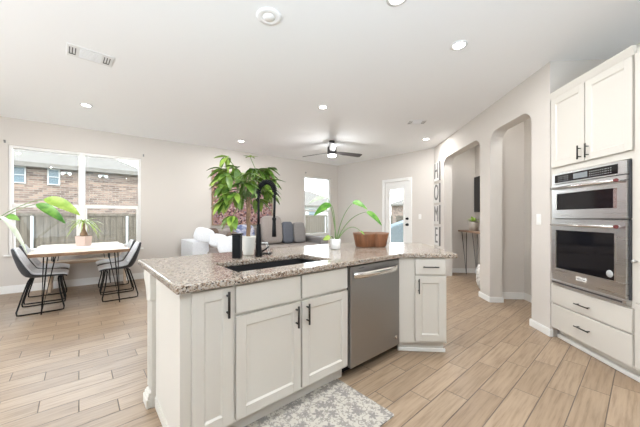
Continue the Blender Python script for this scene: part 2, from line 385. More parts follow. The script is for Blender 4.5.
# right wall with two arches: local frame from the back corner, running towards the camera
AP = Vector((6.30, 3.22, 0)); AR = R(-135); ALEN = 3.637
def archcut(x0, x1, top, r): # walked right to left along the bottom
    return [(x1, 0)] + arc(x1 - r, top - r, r, 0, 90, 8) + arc(x0 + r, top - r, r, 90, 180, 8) + [(x0, 0)]
outline = [(0, 0), (0, H), (ALEN, H), (ALEN, 0)] + archcut(2.458, 3.354, 2.48, .17) + archcut(.624, 2.162, 2.49, .17)
struct(MB().prism(outline, 0, .17, axis='y'), 'wall_right', M['wall'], loc=AP, rotz=AR)
def base(mb, x0, x1, y0, y1): mb.box(x0, x1, y0, y1, 0, .068).box(x0 + .002, x1 - .002, y0 + .002, y1 - .002, .068, .08)
mb = MB(); base(mb, 0, .624, -.016, 0); base(mb, 2.146, 2.474, -.016, 0); base(mb, 2.146, 2.162, 0, .17); base(mb, 2.458, 2.474, 0, .186)
base(mb, 3.338, ALEN, -.016, 0); base(mb, 3.338, 3.354, 0, .17); base(mb, ALEN, ALEN + .016, -.016, .02)
struct(mb, 'baseboard_right', M['trim'], loc=AP, rotz=AR, bevel=.003)
# alcove behind the second arch and return wall of the oven niche
struct(MB().box(2.16, 2.26, .17, .60, 0, H), 'wall_alcove_end', M['wall'], loc=AP, rotz=AR)
struct(MB().box(2.0, 5.0, .60, .70, 0, H), 'wall_niche_rear', M['wall'], loc=AP, rotz=AR)
struct(MB().box(ALEN - .09, ALEN, .17, .60, 0, H), 'wall_niche_side', M['wall'], loc=AP, rotz=AR)
struct(MB().box(2.26, ALEN - .09, .585, .6, 0, .1).box(2.26, 2.275, .186, .585, 0, .1), 'baseboard_alcove', M['trim'], loc=AP, rotz=AR)
# hall behind the first arch
struct(MB().box(.12, .22, .17, .82, 0, H), 'wall_hall_end', M['wall'], loc=AP, rotz=AR)
struct(MB().box(.12, 2.1, .82, .92, 0, H), 'wall_hall_rear', M['wall'], loc=AP, rotz=AR)
struct(MB().box(2.0, 2.1, .17, .82, 0, H), 'wall_hall_near', M['wall'], loc=AP, rotz=AR)
struct(MB().box(.22, .236, .17, .804, 0, .1).box(.22, 2.0, .804, .82, 0, .1), 'baseboard_hall', M['trim'], loc=AP, rotz=AR)

# ------------------------------------------------------------------ island
def shaker(mb, x0, x1, z0, z1, y, rail=.058):
    t = .02
    mb.box(x0, x0 + rail, y - t, y, z0, z1).box(x1 - rail, x1, y - t, y, z0, z1)
    mb.box(x0 + rail, x1 - rail, y - t, y, z1 - rail, z1).box(x0 + rail, x1 - rail, y - t, y, z0, z0 + rail)
    mb.box(x0 + rail, x1 - rail, y - t + .009, y, z0 + rail, z1 - rail)
    # sloped inner bead
    a, b, c, d = x0 + rail, x1 - rail, z0 + rail, z1 - rail; k = .009; yf, yp = y - t + .001, y - t + .009
    for q in (((a, c), (a, d), (a + k, d - k), (a + k, c + k)), ((b, d), (b, c), (b - k, c + k), (b - k, d - k)), ((a, d), (b, d), (b - k, d - k), (a + k, d - k)), ((b, c), (a, c), (a + k, c + k), (b - k, c + k))):
        v = [mb.bm.verts.new((q[i][0], yf if i < 2 else yp, q[i][1])) for i in range(4)]; mb.bm.faces.new(v)
    return mb
def pull(parent, x, y, z0, z1, horiz=False, r=.0055, mat='bronze', name='handle'):
    mb = MB(); off = .03
    if horiz:
        xa, xb = z0, z1; mb.tube([(xa, y - off, x), (xb, y - off, x)], r, 10)
        for q in (xa + .02, xb - .02): mb.tube([(q, y, x), (q, y - off, x)], r * .8, 8)
    else:
        mb.tube([(x, y - off, z0), (x, y - off, z1)], r, 10)
        for q in (z0 + .025, z1 - .025): mb.tube([(x, y, q), (x, y - off, q)], r * .8, 8)
    return mb.build(name, M[mat], parent)
YF = 1.49            # face-frame plane of the island; doors stand 2 cm proud
CT = .874            # carcass top
def carcass(parent, x0, x1, y0, y1, name='body', toe=True, openings=()):
    mb = MB(); t = .018
    mb.box(x0, x0 + t, y0 + .02, y1, .10, CT).box(x1 - t, x1, y0 + .02, y1, .10, CT).box(x0 + t, x1 - t, y0 + .02, y1, .10, .118).box(x0 + t, x1 - t, y1 - t, y1, .118, CT)
    mb.box(x0, x1, y0, y0 + .02, .10, CT)
    if toe: mb.box(x0, x1, y0 + .055, y0 + .07, 0, .10)
    return mb.build(name, M['cab'], parent)
# narrow cabinet at the left end
c1 = thing('base_cabinet', 'narrow white base cabinet with one tall door at the left end of the island', 'cabinet', (.40, YF, 0))
carcass(c1, 0, .248, 0, .60)
d = shaker(MB(), .028, .240, .118, .862, 0).build('door', M['cab'], c1, bevel=.0015)
pull(d, .205, -.02, .705, .845, r=.007)
# sink cabinet
c2 = thing('base_cabinet', 'wide white sink cabinet with two doors under the black sink', 'cabinet', (.648, YF, 0))
carcass(c2, 0, .905, 0, .60)
for x0, x1, hx in ((.010, .452, .415), (.466, .895, .502)):
    MB().box(x0, x1, -.02, 0, .706, .862).build('drawer_front', M['cab'], c2, bevel=.004)
    d = shaker(MB(), x0, x1, .118, .690, 0).build('door', M['cab'], c2, bevel=.0015)
    pull(d, hx, -.02, .535, .672, r=.007)
# end panel with turned column and corbel
ep = thing('island_end_panel', 'white island end panel with column, scrolled corbel and plinth at left', 'panel', (.40, YF, 0))
MB().box(-.018, 0, .0, .66, 0, CT).build('panel', M['cab'], ep)
MB().box(-.024, -.018, .0, .05, .0, CT).box(-.024, -.018, .05, .6, 0, .07).build('panel_edge', M['cab'], ep)
col = MB(); col.box(-.045, .03, .60, .70, 0, .80); col.box(-.052, .03, .612, .622, .12, .76).box(-.052, .03, .645, .655, .12, .76).box(-.052, .03, .678, .688, .12, .76)
col.build('column', M['cab'], ep, bevel=.004)
pl = MB(); pl.box(-.072, .028, .605, .725, 0, .06).box(-.064, .028, .605, .715, .06, .085).box(-.056, .028, .605, .708, .085, .10); pl.build('plinth', M['cab'], ep, bevel=.006)
prof = [(.594, CT), (.594, .70), (.706, .68), (.712, .71), (.725, .735), (.745, .765), (.775, .79), (.80, .81), (.81, .84), (.81, CT)]
MB().prism(prof, -.054, .03, axis='x').build('corbel', M['cab'], ep, bevel=.006)
# dishwasher
dw = thing('dishwasher', 'stainless steel dishwasher with bowed bar handle between the island cabinets', 'dishwasher', (1.556, YF, 0))
MB().box(.01, .64, .0, .58, .095, .868).build('tub', M['darkgrey'], dw)
MB().box(.006, .648, -.035, 0, .09, .864).build('door', M['steeldark'], dw, bevel=.006)
n = 14; hp = [(.035 + .575 * i / n, -.045 - .03 * math.sin(math.pi * i / n) ** .6 if 0 < i < n else -.034, .795) for i in range(n + 1)]
hb = MB()
for (a, b) in zip(hp, hp[1:]):
    v = [hb.bm.verts.new((q[0], q[1] + dy, q[2] + dz)) for q in (a, b) for dy, dz in ((-.007, -.024), (-.007, .024), (.007, .024), (.007, -.024))]
    for f in ((0, 1, 5, 4), (1, 2, 6, 5), (2, 3, 7, 6), (3, 0, 4, 7)): hb.bm.faces.new([v[i] for i in f]).smooth = True
bmesh.ops.remove_doubles(hb.bm, verts=hb.bm.verts[:], dist=1e-5)
hb.build('handle', M['steellight'], dw)
MB().lathe([(0, 0), (.017, 0), (.017, .002), (.013, .003), (0, .003)], 20, mat=Matrix.Translation((.595, -.035, .17)) @ ry).build('badge', M['steellight'], dw)
MB().box(.10, .16, -.0362, -.035, .842, .846).build('maker_print', M['darkgrey'], dw)
MB().box(.0, .65, .09, .11, 0, .1).build('kick_plate', M['black'], dw)
# angled end cabinet
JP = (2.222, 1.475, 0)
c3 = thing('base_cabinet', 'white angled base cabinet with one drawer at the right end of the island', 'cabinet', JP, R(-45))
mb = MB(); mb.prism([(0, 0), (.425, 0), (.425, .53), (.06, .53)], .10, CT)
mb.build('body', M['cab'], c3)
MB().prism([(-.0, .05), (.415, .05), (.415, .52), (.06, .52)], 0, .10).build('toe_base', M['cab'], c3)
MB().box(-.0, .43, .035, .05, 0, .035).build('shoe_molding', M['trim'], c3, bevel=.006)
dd = MB().box(.145, .412, -.02, 0, .725, .862).build('drawer', M['cab'], c3, bevel=.004)
pull(dd, .795, -.02, .205, .345, True)
d = shaker(MB(), .145, .412, .122, .705, 0).build('door', M['cab'], c3, bevel=.0015)
pull(d, .172, -.02, .555, .690)
# back panel (knee wall)
bp = MB(); bp.prism([(.432, 2.10), (2.44, 2.10), (2.92, 1.62), (2.99, 1.69), (2.47, 2.21), (.432, 2.21)], 0, CT)
tag(bp.build('island_back_panel', M['cab']), 'white panelled back of the island facing the living room', 'panel')
# worktop with the sink cut-out
top_pts = [(.345, 1.437), (2.212, 1.437), (2.562, 1.087), (3.34, 1.865), (2.68, 2.525), (2.60, 2.57), (.345, 2.57)]
SX0, SX1, SY0, SY1 = .728, 1.505, 1.595, 2.01
def rrect(x0, x1, y0, y1, r, n=5):
    p = []
    for cx, cy, a in ((x1 - r, y1 - r, 0), (x0 + r, y1 - r, 90), (x0 + r, y0 + r, 180), (x1 - r, y0 + r, 270)): p += arc(cx, cy, r, a, a + 90, n)
    return p
ct = MB(); edges = []
for loop in (top_pts, rrect(SX0, SX1, SY0, SY1, .02)):
    v = [ct.bm.verts.new((a, b, .914)) for a, b in loop]
    edges += [ct.bm.edges.new((v[i], v[(i + 1) % len(v)])) for i in range(len(v))]
r_ = bmesh.ops.triangle_fill(ct.bm, use_beauty=True, use_dissolve=False, edges=edges)
fs = [f for f in r_['geom'] if isinstance(f, bmesh.types.BMFace)]
ex = bmesh.ops.extrude_face_region(ct.bm, geom=fs)
for v in [q for q in ex['geom'] if isinstance(q, bmesh.types.BMVert)]: v.co.z = CT
tag(ct.build('worktop', M['granite'], bevel=.01, seg=3), 'speckled beige granite worktop covering the whole island', 'worktop')
sk = thing('sink', 'black undermount sink basin set in the granite worktop', 'sink', (SX0, SY0, 0))
w, dpt = SX1 - SX0, SY1 - SY0
sb = MB(); sb.box(-.02, 0, -.02, dpt + .02, .655, .8735).box(w, w + .02, -.02, dpt + .02, .655, .8735).box(0, w, -.02, 0, .655, .8735).box(0, w, dpt, dpt + .02, .655, .8735).box(-.02, w + .02, -.02, dpt + .02, .64, .655)
sb.build('basin', M['sink'], sk)
MB().lathe([(0, .004), (.03, .004), (.042, .0), (.042, -.002)], 20, c=(w / 2, dpt * .6, .657)).build('drain', M['darkgrey'], sk)

# faucet
FX, FY = 1.145, 2.12
fa = thing('faucet', 'tall matte black spring-coil kitchen faucet behind the sink', 'faucet', (FX, FY, .914))
MB().lathe([(0, 0), (.032, 0), (.031, .01), (.026, .05), (.021, .14), (.0165, .25), (.0165, .27), (0, .27)], 24).build('base', M['black'], fa)
ang = -70; dx, dy = math.cos(R(ang)), math.sin(R(ang)); ra = .085
path = [(0, 0, .26), (0, 0, .35), (0, 0, .45), (0, 0, .53)] + [(dx * (ra - ra * math.cos(t)), dy * (ra - ra * math.cos(t)), .535 + ra * math.sin(t)) for t in [math.pi * i / 16 for i in range(17)]] + [(dx * 2 * ra, dy * 2 * ra, .48), (dx * 2 * ra * .99, dy * 2 * ra * .99, .40), (dx * 2 * ra * .97, dy * 2 * ra * .97, .31)]
MB().tube(path, .010, 10).build('hose', M['black'], fa)
# coil over the arc
def along(path, t):
    f = t * (len(path) - 1); i = min(int(f), len(path) - 2); return Vector(path[i]).lerp(Vector(path[i + 1]), f - i)
cp = path[2:22]; coil = []; turns = 24; N = turns * 12
for i in range(N + 1):
    t = i / N; p = along(cp, t); d = (along(cp, min(1, t + .02)) - along(cp, max(0, t - .02))).normalized()
    s_ = Vector((-dy, dx, 0)); q = d.cross(s_).normalized(); a = 2 * math.pi * turns * t
    coil.append(p + (s_ * math.cos(a) + q * math.sin(a)) * .018)
MB().tube(coil, .0046, 5).build('spring_coil', M['black'], fa)
hx, hy = dx * 2 * ra * .97, dy * 2 * ra * .97
MB().lathe([(0, .17), (.018, .17), (.0165, .23), (.013, .30), (.017, .31), (.017, .325), (0, .325)], 18, c=(hx, hy, 0)).build('spray_head', M['black'], fa)
MB().tube([(.015, 0, .035), (.05, .0, .045), (.10, .0, .075)], [.010, .007, .006], 10).build('lever', M['black'], fa)
# canister
cn = thing('canister', 'matte black square canister with flat lid beside the potted tree', 'canister', (.967, 2.145, .914), R(-40))
MB().box(-.033, .033, -.033, .033, 0, .185).build('body', M['black'], cn, bevel=.005)
MB().box(-.036, .042, -.036, .036, .186, .198).build('lid', M['black'], cn, bevel=.003)
# wire caddy
ca = thing('sink_caddy', 'small white wire caddy on a black tray behind the faucet', 'caddy', (1.25, 2.23, .914), R(-40))
MB().box(-.05, .075, -.04, .04, 0, .01).build('tray', M['black'], ca, bevel=.003)
mb = MB()
for s in (-.035, .035): mb.tube([(-.045, s, .01), (-.06, s, .10), (.0, s, .10), (.03, s, .10), (.055, s, .01)], .0035, 6)
mb.tube([(-.06, -.035, .10), (-.06, .035, .10)], .0035, 6).tube([(.03, -.035, .10), (.03, .035, .10)], .0035, 6); mb.build('wire_frame', M['whitegloss'], ca)

# ------------------------------------------------------------------ plants
def leaf_into(mb, base, dirv, L, Wd, droop=.3, up=Vector((0, 0, 1)), fold=.25, nu=8):
    d = Vector(dirv).normalized(); s = d.cross(up)
    if s.length < .05: s = d.cross(Vector((1, 0, 0)))
    s.normalize(); nrm = s.cross(d).normalized(); base = Vector(base)
    rows = []
    for i in range(nu + 1):
        t = i / nu; w = Wd * .5 * (math.sin(math.pi * min(1, t ** .8 * 1.0)) ** .75 if 0 < t < 1 else 0.02)
        c = base + d * (L * t) - Vector((0, 0, 1)) * (droop * L * t * t)
        rows.append([mb.bm.verts.new(c - s * w + nrm * w * fold), mb.bm.verts.new(c), mb.bm.verts.new(c + s * w + nrm * w * fold)])
    for A, B in zip(rows, rows[1:]):
        for j in range(2): mb.bm.faces.new((A[j], A[j + 1], B[j + 1], B[j])).smooth = True
# camera-independent axes of the view used only to lay out crowns: right and back directions of the island corner
RX = Vector((.7577, -.6526, 0)); BK = Vector((.6526, .7577, 0))
tp = Vector((1.12, 2.255, .914))
mt = thing('potted_tree', 'leafy green money tree in a cream pot behind the sink', 'plant', tp)
MB().lathe([(0, 0), (.042, 0), (.046, .01), (.062, .155), (.064, .165), (.056, .165), (.053, .14), (0, .14)], 28).build('pot', M['whitepot'], mt)
MB().lathe([(.053, .142), (.03, .15), (0, .152)], 20).build('soil', M['soil'], mt)
tr = MB()
for k in range(3):
    tr.tube([(.011 * math.cos(k * 2.1 + z * 16), .011 * math.sin(k * 2.1 + z * 16), .145 + z) for z in [i * .03 for i in range(13)]], .0095, 8)
tr.build('trunk', M['bark'], mt)
clusters = [(-21, 163, 0), (-28, 181, .05), (-10, 175, -.05), (-20, 192, -.1), (-14, 203, .05), (-26, 207, 0), (-3, 178, .12), (-16, 182, -.12), (7, 173, -.02), (-9, 200, -.12), (3, 186, .02), (-18, 200, -.02), (10, 182, .12), (-24, 187, .02), (14, 190, -.1), (3, 181, -.08), (13, 176, .08), (17, 196, 0), (6, 192, .1), (-1, 190, -.1), (15, 170, .1), (-12, 222, -.1), (-32, 172, .12), (-6, 196, .05), (8, 204, .0), (-18, 172, .1), (-8, 186, .12), (19, 184, -.05), (2, 172, .12), (-22, 200, .1), (11, 187, -.05)]
stems = MB(); lv = MB(); yl = MB(); crown = Vector((0, 0, .50))
for k, (dpx, py, dep) in enumerate(clusters):
    if dpx > 3: dep = abs(dep) + .09
    c = RX * (dpx * 2.43 / 280) + BK * dep + Vector((0, 0, 1.24 + (217.5 - py + (6 if k != 12 else 0)) * 2.43 / 280 - .914))
    m_ = (crown + c) / 2 + Vector((0, 0, .05)); stems.tube([crown + Vector((0, 0, -.05)), m_, c], .003, 6)
    out = c - crown; out.z *= .3
    if out.length < .02: out = RX * .1
    out.normalize(); nl = 6 if k != 12 else 3
    for j in range(nl):
        a = 2 * math.pi * j / nl + k; sd = Vector((-out.y, out.x, 0))
        dv = out * (.45 + .45 * math.cos(a)) + sd * .75 * math.sin(a) + Vector((0, 0, -.35 + random.uniform(-.25, .4)))
        leaf_into(yl if (k in (0, 12) or (k % 4 == 1 and j % 2)) else lv, c, dv, random.uniform(.115, .16), random.uniform(.052, .066), random.uniform(.15, .45))
c = RX * (2 * 2.43 / 280) + Vector((0, 0, .85)); stems.tube([crown, RX * .09 + Vector((0, 0, .68)), c], .003, 6)
for j in range(5): leaf_into(yl, c, RX * math.cos(j * 1.25) * .7 + BK * math.sin(j * 1.25) * .7 + Vector((0, 0, .25)), .075, .022, .3)
stems.build('stems', M['stalk'], mt); lv.build('foliage', M['leaf'], mt, recalc=False); yl.build('young_foliage', M['leafyoung'], mt, recalc=False)

PZ = Vector((0, 0, 1))
def bigleaf(parent, a, b, L, Wd, dirv, mat, pot_z, sag=.3, mid=None, up=None, droop=.35):
    up = up or (PZ * .75 - BK * .8)
    a, b = Vector(a), Vector(b); m_ = Vector(mid) if mid else (a + b) / 2 + Vector((0, 0, .06))
    pts = [a * (1 - t) ** 2 + m_ * 2 * t * (1 - t) + b * t * t for t in [i / 10 for i in range(11)]]
    st = MB().tube(pts, [.006 - .003 * i / 10 for i in range(11)], 8).build('leaf_stalk', M['stalk'], parent)
    mb = MB(); leaf_into(mb, b, dirv, L, Wd, droop, up, .3, 14); mb.build('leaf', M[mat], parent, recalc=False)
pp = Vector((2.02, 2.10, .914))
bpz = thing('potted_plant', 'broad-leaved green plant with arching stems in a white pot beside the wooden bowl', 'plant', pp)
MB().lathe([(0, 0), (.045, 0), (.052, .01), (.055, .10), (.05, .105), (.046, .095), (0, .09)], 28).build('pot', M['whitegloss'], bpz)
MB().lathe([(.046, .094), (0, .099)], 18).build('soil', M['soil'], bpz)
def pv(dpx, py, dep=0, zc=2.9): return RX * (dpx * zc / 280) + BK * dep + Vector((0, 0, 1.24 + (217.5 - py) * zc / 280 - .914))
rt = Vector((0, 0, .09))
bigleaf(bpz, rt, pv(-4, 205), .19, .11, -RX * 1 - PZ * .25 + BK * .1, 'leafbig', 0, mid=pv(0, 212))
bigleaf(bpz, rt + RX * .01, pv(-8, 197, .05), .20, .06, -RX + PZ * .0, 'leafpale', 0, mid=pv(-3, 205))
bigleaf(bpz, rt + RX * .015, pv(17, 203), .16, .09, RX + PZ * .05, 'leafbig', 0, mid=pv(5, 216), droop=.5)
bigleaf(bpz, rt + RX * .02, pv(31, 212), .18, .08, RX - PZ * .45, 'leafbig', 0, mid=pv(12, 215), droop=.4)
bigleaf(bpz, rt + RX * .02 - BK * .01, pv(25, 231), .05, .02, RX - PZ * .6, 'leafbig', 0, mid=pv(14, 220))
bigleaf(bpz, rt - RX * .02, pv(-5, 238, -.05), .08, .07, -RX + PZ * .15, 'leafyoung', 0)
# wooden bowl
bw = thing('wooden_bowl', 'brown carved wooden bowl with two lobes on the worktop', 'bowl', (2.475, 2.01, .914), R(-45))
def lobes(t):
    best = .02
    for cx, r in ((-.065, .128), (.115, .088)):     # far crossing of the ray at angle t with each round lobe
        b_ = cx * math.cos(t); q = b_ * b_ - cx * cx + r * r
        if q > 0: best = max(best, b_ + math.sqrt(q))
    return best
MB().lathe([(0, 0), (.80, 0), (.86, .01), (.95, .10), (1.0, .145), (1.0, .155), (.92, .155), (.88, .10), (.78, .03), (0, .025)], 96, shape=lobes).build('body', M['bowl'], bw)
MB().lathe([(1.01, .142), (1.015, .158), (.92, .160), (.915, .150)], 96, shape=lobes).build('rim', M['rim'], bw)

# ------------------------------------------------------------------ rug
rg = MB().prism(rrect(-.44, .44, -.26, .26, .015), 0, .007)
tag(rg.build('kitchen_mat', M['rug'], loc=(1.06, 1.282, 0)), 'cream kitchen mat with grey floral print in front of the sink cabinet', 'rug')

# ------------------------------------------------------------------ oven tower (local: x to the viewer's right, y into the wall)
OP = Vector((3.742, .634, 0)); OA = R(-135)
oc = thing('oven_cabinet', 'tall white oven cabinet with two upper doors and two lower drawers', 'cabinet', OP, OA)
CW = .838
bd = MB(); bd.box(0, .035, 0, .58, .10, 2.50).box(CW - .035, CW, 0, .58, .10, 2.50).box(.035, CW - .035, 0, .58, 1.69, 2.50).box(.035, CW - .035, 0, .58, .10, .565).box(.035, CW - .035, .56, .58, .565, 1.69).box(.02, CW, .06, .58, 0, .10)
bd.build('body', M['cab'], oc)
MB().prism([(.0, 2.46), (-.012, 2.46), (-.02, 2.48), (-.03, 2.515), (-.03, 2.525), (.0, 2.525)], 0, CW, axis='x').build('cornice', M['cab'], oc)
MB().box(.02, CW, .035, .06, 0, .04).build('shoe_molding', M['trim'], oc, bevel=.006)
for x0, x1, hx in ((.014, .410, .375), (.420, .824, .455)):
    d = shaker(MB(), x0, x1, 1.75, 2.455, 0, .06).build('door', M['cab'], oc, bevel=.0015); pull(d, hx, -.02, 1.77, 1.895, r=.0065)
for z0, z1, hz in ((.366, .552, .445), (.112, .354, .237)):
    d = MB().box(.014, .824, -.02, 0, z0, z1).build('drawer', M['cab'], oc, bevel=.004); pull(d, hz, -.02, .335, .485, True)
def text(s, size, mat, parent, loc, rot=(R(90), 0, 0), ext=.0006, name='lettering', align='CENTER', sx=1.0):
    cu = bpy.data.curves.new(name, 'FONT'); cu.body = s; cu.size = size; cu.extrude = ext; cu.align_x = align; cu.align_y = 'CENTER'
    tmp = bpy.data.objects.new(name, cu); COL.objects.link(tmp)
    dg = bpy.context.evaluated_depsgraph_get(); me = bpy.data.meshes.new_from_object(tmp.evaluated_get(dg)); bpy.data.objects.remove(tmp)
    me.materials.clear(); me.materials.append(M[mat])
    o = bpy.data.objects.new(name, me); COL.objects.link(o); o.parent = parent; o.location = loc; o.rotation_euler = rot; o.scale.x = sx
    return o
OX0, OX1 = .042, .796
def bar_handle(parent, z):
    h = MB(); h.tube([(OX0 + .04, -.066, z), (OX1 - .04, -.066, z)], .0125, 16); h = h.build('handle', M['steellight'], parent)
    for x in (OX0 + .05, OX1 - .05): MB().tube([(x, -.03, z), (x, -.066, z)], .011, 12).build('handle_bracket', M['steel'], h)
    MB().tube([(OX1 - .052, -.066, z), (OX1 - .036, -.066, z)], .0145, 16).build('handle_medallion', M['red'], h)
# microwave
mw = thing('microwave', 'built-in stainless microwave with black control panel above the oven', 'microwave', OP, OA)
MB().box(OX0 + .01, OX1 - .01, -.002, .5, 1.23, 1.676).build('chassis', M['darkgrey'], mw)
MB().box(OX0, OX1, -.03, -.003, 1.575, 1.68).build('control_panel', M['steel'], mw, bevel=.003)
mb = MB().box(.085, .73, -.033, -.03, 1.586, 1.662)
MB().box(.31, .46, -.034, -.033, 1.60, 1.648).build('display', M['display'], mw)
for x0, nx in ((.13, 3), (.20, 3), (.48, 4), (.56, 4), (.63, 3)):
    for i in range(nx):
        for j in range(3): mb.box(x0 + i * .02, x0 + i * .02 + .01, -.0338, -.033, 1.60 + j * .019, 1.605 + j * .019, mi=1)
mb.build('touch_panel', [M['blackgloss'], M['print']], mw)
md_ = MB(); md_.box(OX0, .09, -.03, -.003, 1.232, 1.568).box(.722, OX1, -.03, -.003, 1.232, 1.568).box(.09, .722, -.03, -.003, 1.475, 1.568).box(.09, .722, -.03, -.003, 1.232, 1.315); md_.build('door', M['steel'], mw)
MB().box(.09, .722, -.024, -.006, 1.315, 1.475).build('door_glass', M['blackgloss'], mw)
for a, b in ((.692, .722), (.09, .106)): MB().box(a, b, -.0305, -.024, 1.315, 1.475).build('glass_trim', M['steellight'], mw)
bar_handle(mw, 1.53)
text('KitchenAid', .020, 'whitegloss', mw, (.40, -.0306, 1.492))
MB().box(OX1, OX1 + .012, -.012, .0, 1.235, 1.68).build('side_trim', M['darkgrey'], mw)
# oven
ov = thing('wall_oven', 'built-in stainless wall oven with large black glass door below the microwave', 'oven', OP, OA)
MB().box(OX0 + .01, OX1 - .01, -.002, .54, .58, 1.226).build('chassis', M['darkgrey'], ov)
od = MB(); od.box(OX0, .095, -.035, -.003, .615, 1.222).box(.722, OX1, -.035, -.003, .615, 1.222).box(.095, .722, -.035, -.003, 1.115, 1.222).box(.095, .722, -.035, -.003, .615, .735); od.build('door', M['steel'], ov)
MB().box(.095, .722, -.028, -.006, .735, 1.115).build('door_glass', M['blackgloss'], ov)
for a, b in ((.706, .722), (.095, .107)): MB().box(a, b, -.036, -.028, .735, 1.115).build('glass_trim', M['steellight'], ov)
bar_handle(ov, 1.168)
np_ = MB().box(.345, .455, -.038, -.035, .665, .70).build('nameplate', M['plaque'], ov)
text('KitchenAid', .019, 'darkgrey', np_, (.40, -.0385, .682))
MB().lathe([(0, 0), (.03, 0), (.03, .001), (0, .001)], 24, mat=Matrix.Translation((.66, -.0285, .785)) @ ry).build('sticker', M['print'], ov)
vt = MB().box(OX0, OX1 + .012, -.042, -.003, .572, .612).build('vent_trim', M['steel'], ov, bevel=.003)
MB().box(OX0 + .02, OX1 - .02, -.0432, -.042, .584, .598).build('vent_slot', M['darkgrey'], vt)
MB().box(OX1, OX1 + .012, -.012, .0, .612, 1.222).build('side_trim', M['darkgrey'], ov)
# neighbouring pantry, turned 90 degrees to the tower
pc = thing('pantry_cabinet', 'tall white pantry cabinet at the right edge beside the oven tower', 'cabinet', OP, OA)
MB().box(CW + .002, CW + .05, .0, .58, .10, 2.50).build('body', M['cab'], pc)
MB().box(CW + .006, CW + .046, -.018, 0, .12, .60).build('lower_door', M['cab'], pc, bevel=.003)
MB().box(CW + .006, CW + .046, -.018, 0, .612, 2.46).build('door', M['cab'], pc, bevel=.003)
MB().lathe([(0, 0), (.008, 0), (.006, .012), (.014, .02), (.013, .028), (0, .031)], 18, mat=Matrix.Translation((CW + .02, -.018, .915)) @ ry).build('knob', M['steel'], pc)
MB().box(CW + .002, CW + .05, .06, .58, 0, .10).build('toe_base', M['cab'], pc)

# ------------------------------------------------------------------ wall fittings
def switch(loc, rz, label, n=1):
    t = thing('light_switch', label, 'light switch', loc, rz)
    MB().box(-.036 * n, .036 * n, -.006, 0, -.06, .06).build('cover_plate', M['trim'], t, bevel=.003)
    MB().box(-.016, .016, -.010, -.006, -.033, .033).build('rocker', M['trim'], t, bevel=.002)
def on(P, a, s, z, y=0): return P + Vector((math.cos(a) * s - math.sin(a) * y, math.sin(a) * s + math.cos(a) * y, z))
switch(on(AP, AR, 3.475, 1.22), AR, 'white light switch on the pier beside the oven cabinet', 1)
switch(on(BP, BA, 2.75, 1.26), BA, 'white light switch on the back wall right of the patio door')
for ch, z in (('H', 2.27), ('O', 1.785), ('M', 1.305), ('E', .825)):
    t = thing('wall_letter', {'H': 'grey letter H on a white plaque, topmost of the four wall letters', 'O': 'grey letter O on a white plaque, below the letter H', 'M': 'grey letter M on a white plaque, between the letters O and E', 'E': 'grey letter E on a white plaque, lowest of the four wall letters'}[ch], 'wall letter', on(AP, AR, .24, z), AR, 'HOME letters on the right wall')
    MB().box(-.17, .17, -.03, 0, -.21, .21).build('plaque', M['plaque'], t, bevel=.002)
    MB().box(.171, .178, -.032, 0, -.21, .21).build('plaque_edge', M['letter'], t)
    text(ch, .50, 'letter', t, (0.0, -.034, 0), ext=.004, name='letter', sx=.74)
for (s, z) in ((.05, 2.475), (1.96, 2.50), (5.93, 2.53)):
    lab = {.05: 'small grey curtain bracket above the left corner of the dining window', 1.96: 'small grey curtain bracket above the right corner of the dining window', 5.93: 'small grey curtain bracket above the living room window'}[s]
    t = thing('curtain_bracket', lab, 'bracket', on(WP, WA, s, z), WA)
    MB().box(-.012, .012, -.004, 0, -.025, .025).build('back_plate', M['zinc'], t); MB().tube([(0, -.004, 0), (0, -.05, 0), (0, -.055, .015)], .006, 8).build('hook', M['zinc'], t)
# art
ar = thing('wall_art', 'large square mosaic picture in pink, brown and black on the wall above the sofa', 'picture', on(WP, WA, 4.08, 1.70), WA)
MB().box(-.75, .75, -.035, -.005, -.62, .62).build('canvas', M['art'], ar)
f = MB(); f.box(-.775, -.75, -.045, 0, -.645, .645).box(.75, .775, -.045, 0, -.645, .645).box(-.75, .75, -.045, 0, .62, .645).box(-.75, .75, -.045, 0, -.645, -.62); f.build('frame', M['tan'], ar)

# ------------------------------------------------------------------ ceiling fittings
def downlight(x, y, label, watts=None):
    t = thing('downlight', label, 'ceiling light', (x, y, H), 0, 'recessed ceiling lights')
    MB().lathe([(.052, -.001), (.075, -.001), (.078, -.006), (.055, -.010), (.052, -.004)], 28).build('trim_ring', M['vent'], t)
    MB().lathe([(0, -.003), (.052, -.003), (.052, -.001), (0, -.001)], 24).build('lens', M['lens'], t)
    l = bpy.data.lights.new('downlight_lamp', 'AREA'); l.shape = 'DISK'; l.size = .1; l.energy = watts or LAMP_W; l.color = (.97, .985, 1)
    lo = bpy.data.objects.new('downlight_lamp', l); COL.objects.link(lo); lo.parent = t; lo.location = (0, 0, -.012)
for x, y, lb in ((1.79, 1.202, 'recessed ceiling light over the sink, cut by the top edge of the photo'), (2.722, 1.148, 'recessed ceiling light nearest the oven cabinet'), (.079, 5.286, 'recessed ceiling light over the dining table'), (2.729, 3.101, 'recessed ceiling light in the middle of the ceiling'), (2.618, 5.619, 'recessed ceiling light in front of the mosaic picture'), (5.462, 2.969, 'recessed ceiling light closest to the wall letters')):
    downlight(x, y, lb)
downlight(*on(AP, AR, 1.2, 0, .5)[:2], 'added ceiling light brightening the hall behind the far arch', 4.5)  # unseen lamp added to brighten the hall
downlight(*on(AP, AR, 2.9, 0, .38)[:2], 'added ceiling light brightening the alcove behind the near arch', 1.8)  # weaker unseen lamp, added to lift the dim alcove
for x, y in ((.6, -.7), (-1.4, 1.2), (2.0, -.9), (-1.6, 3.4)): downlight(x, y, 'unseen ceiling light added to brighten the kitchen')  # unseen lamps added around the camera to raise the light level
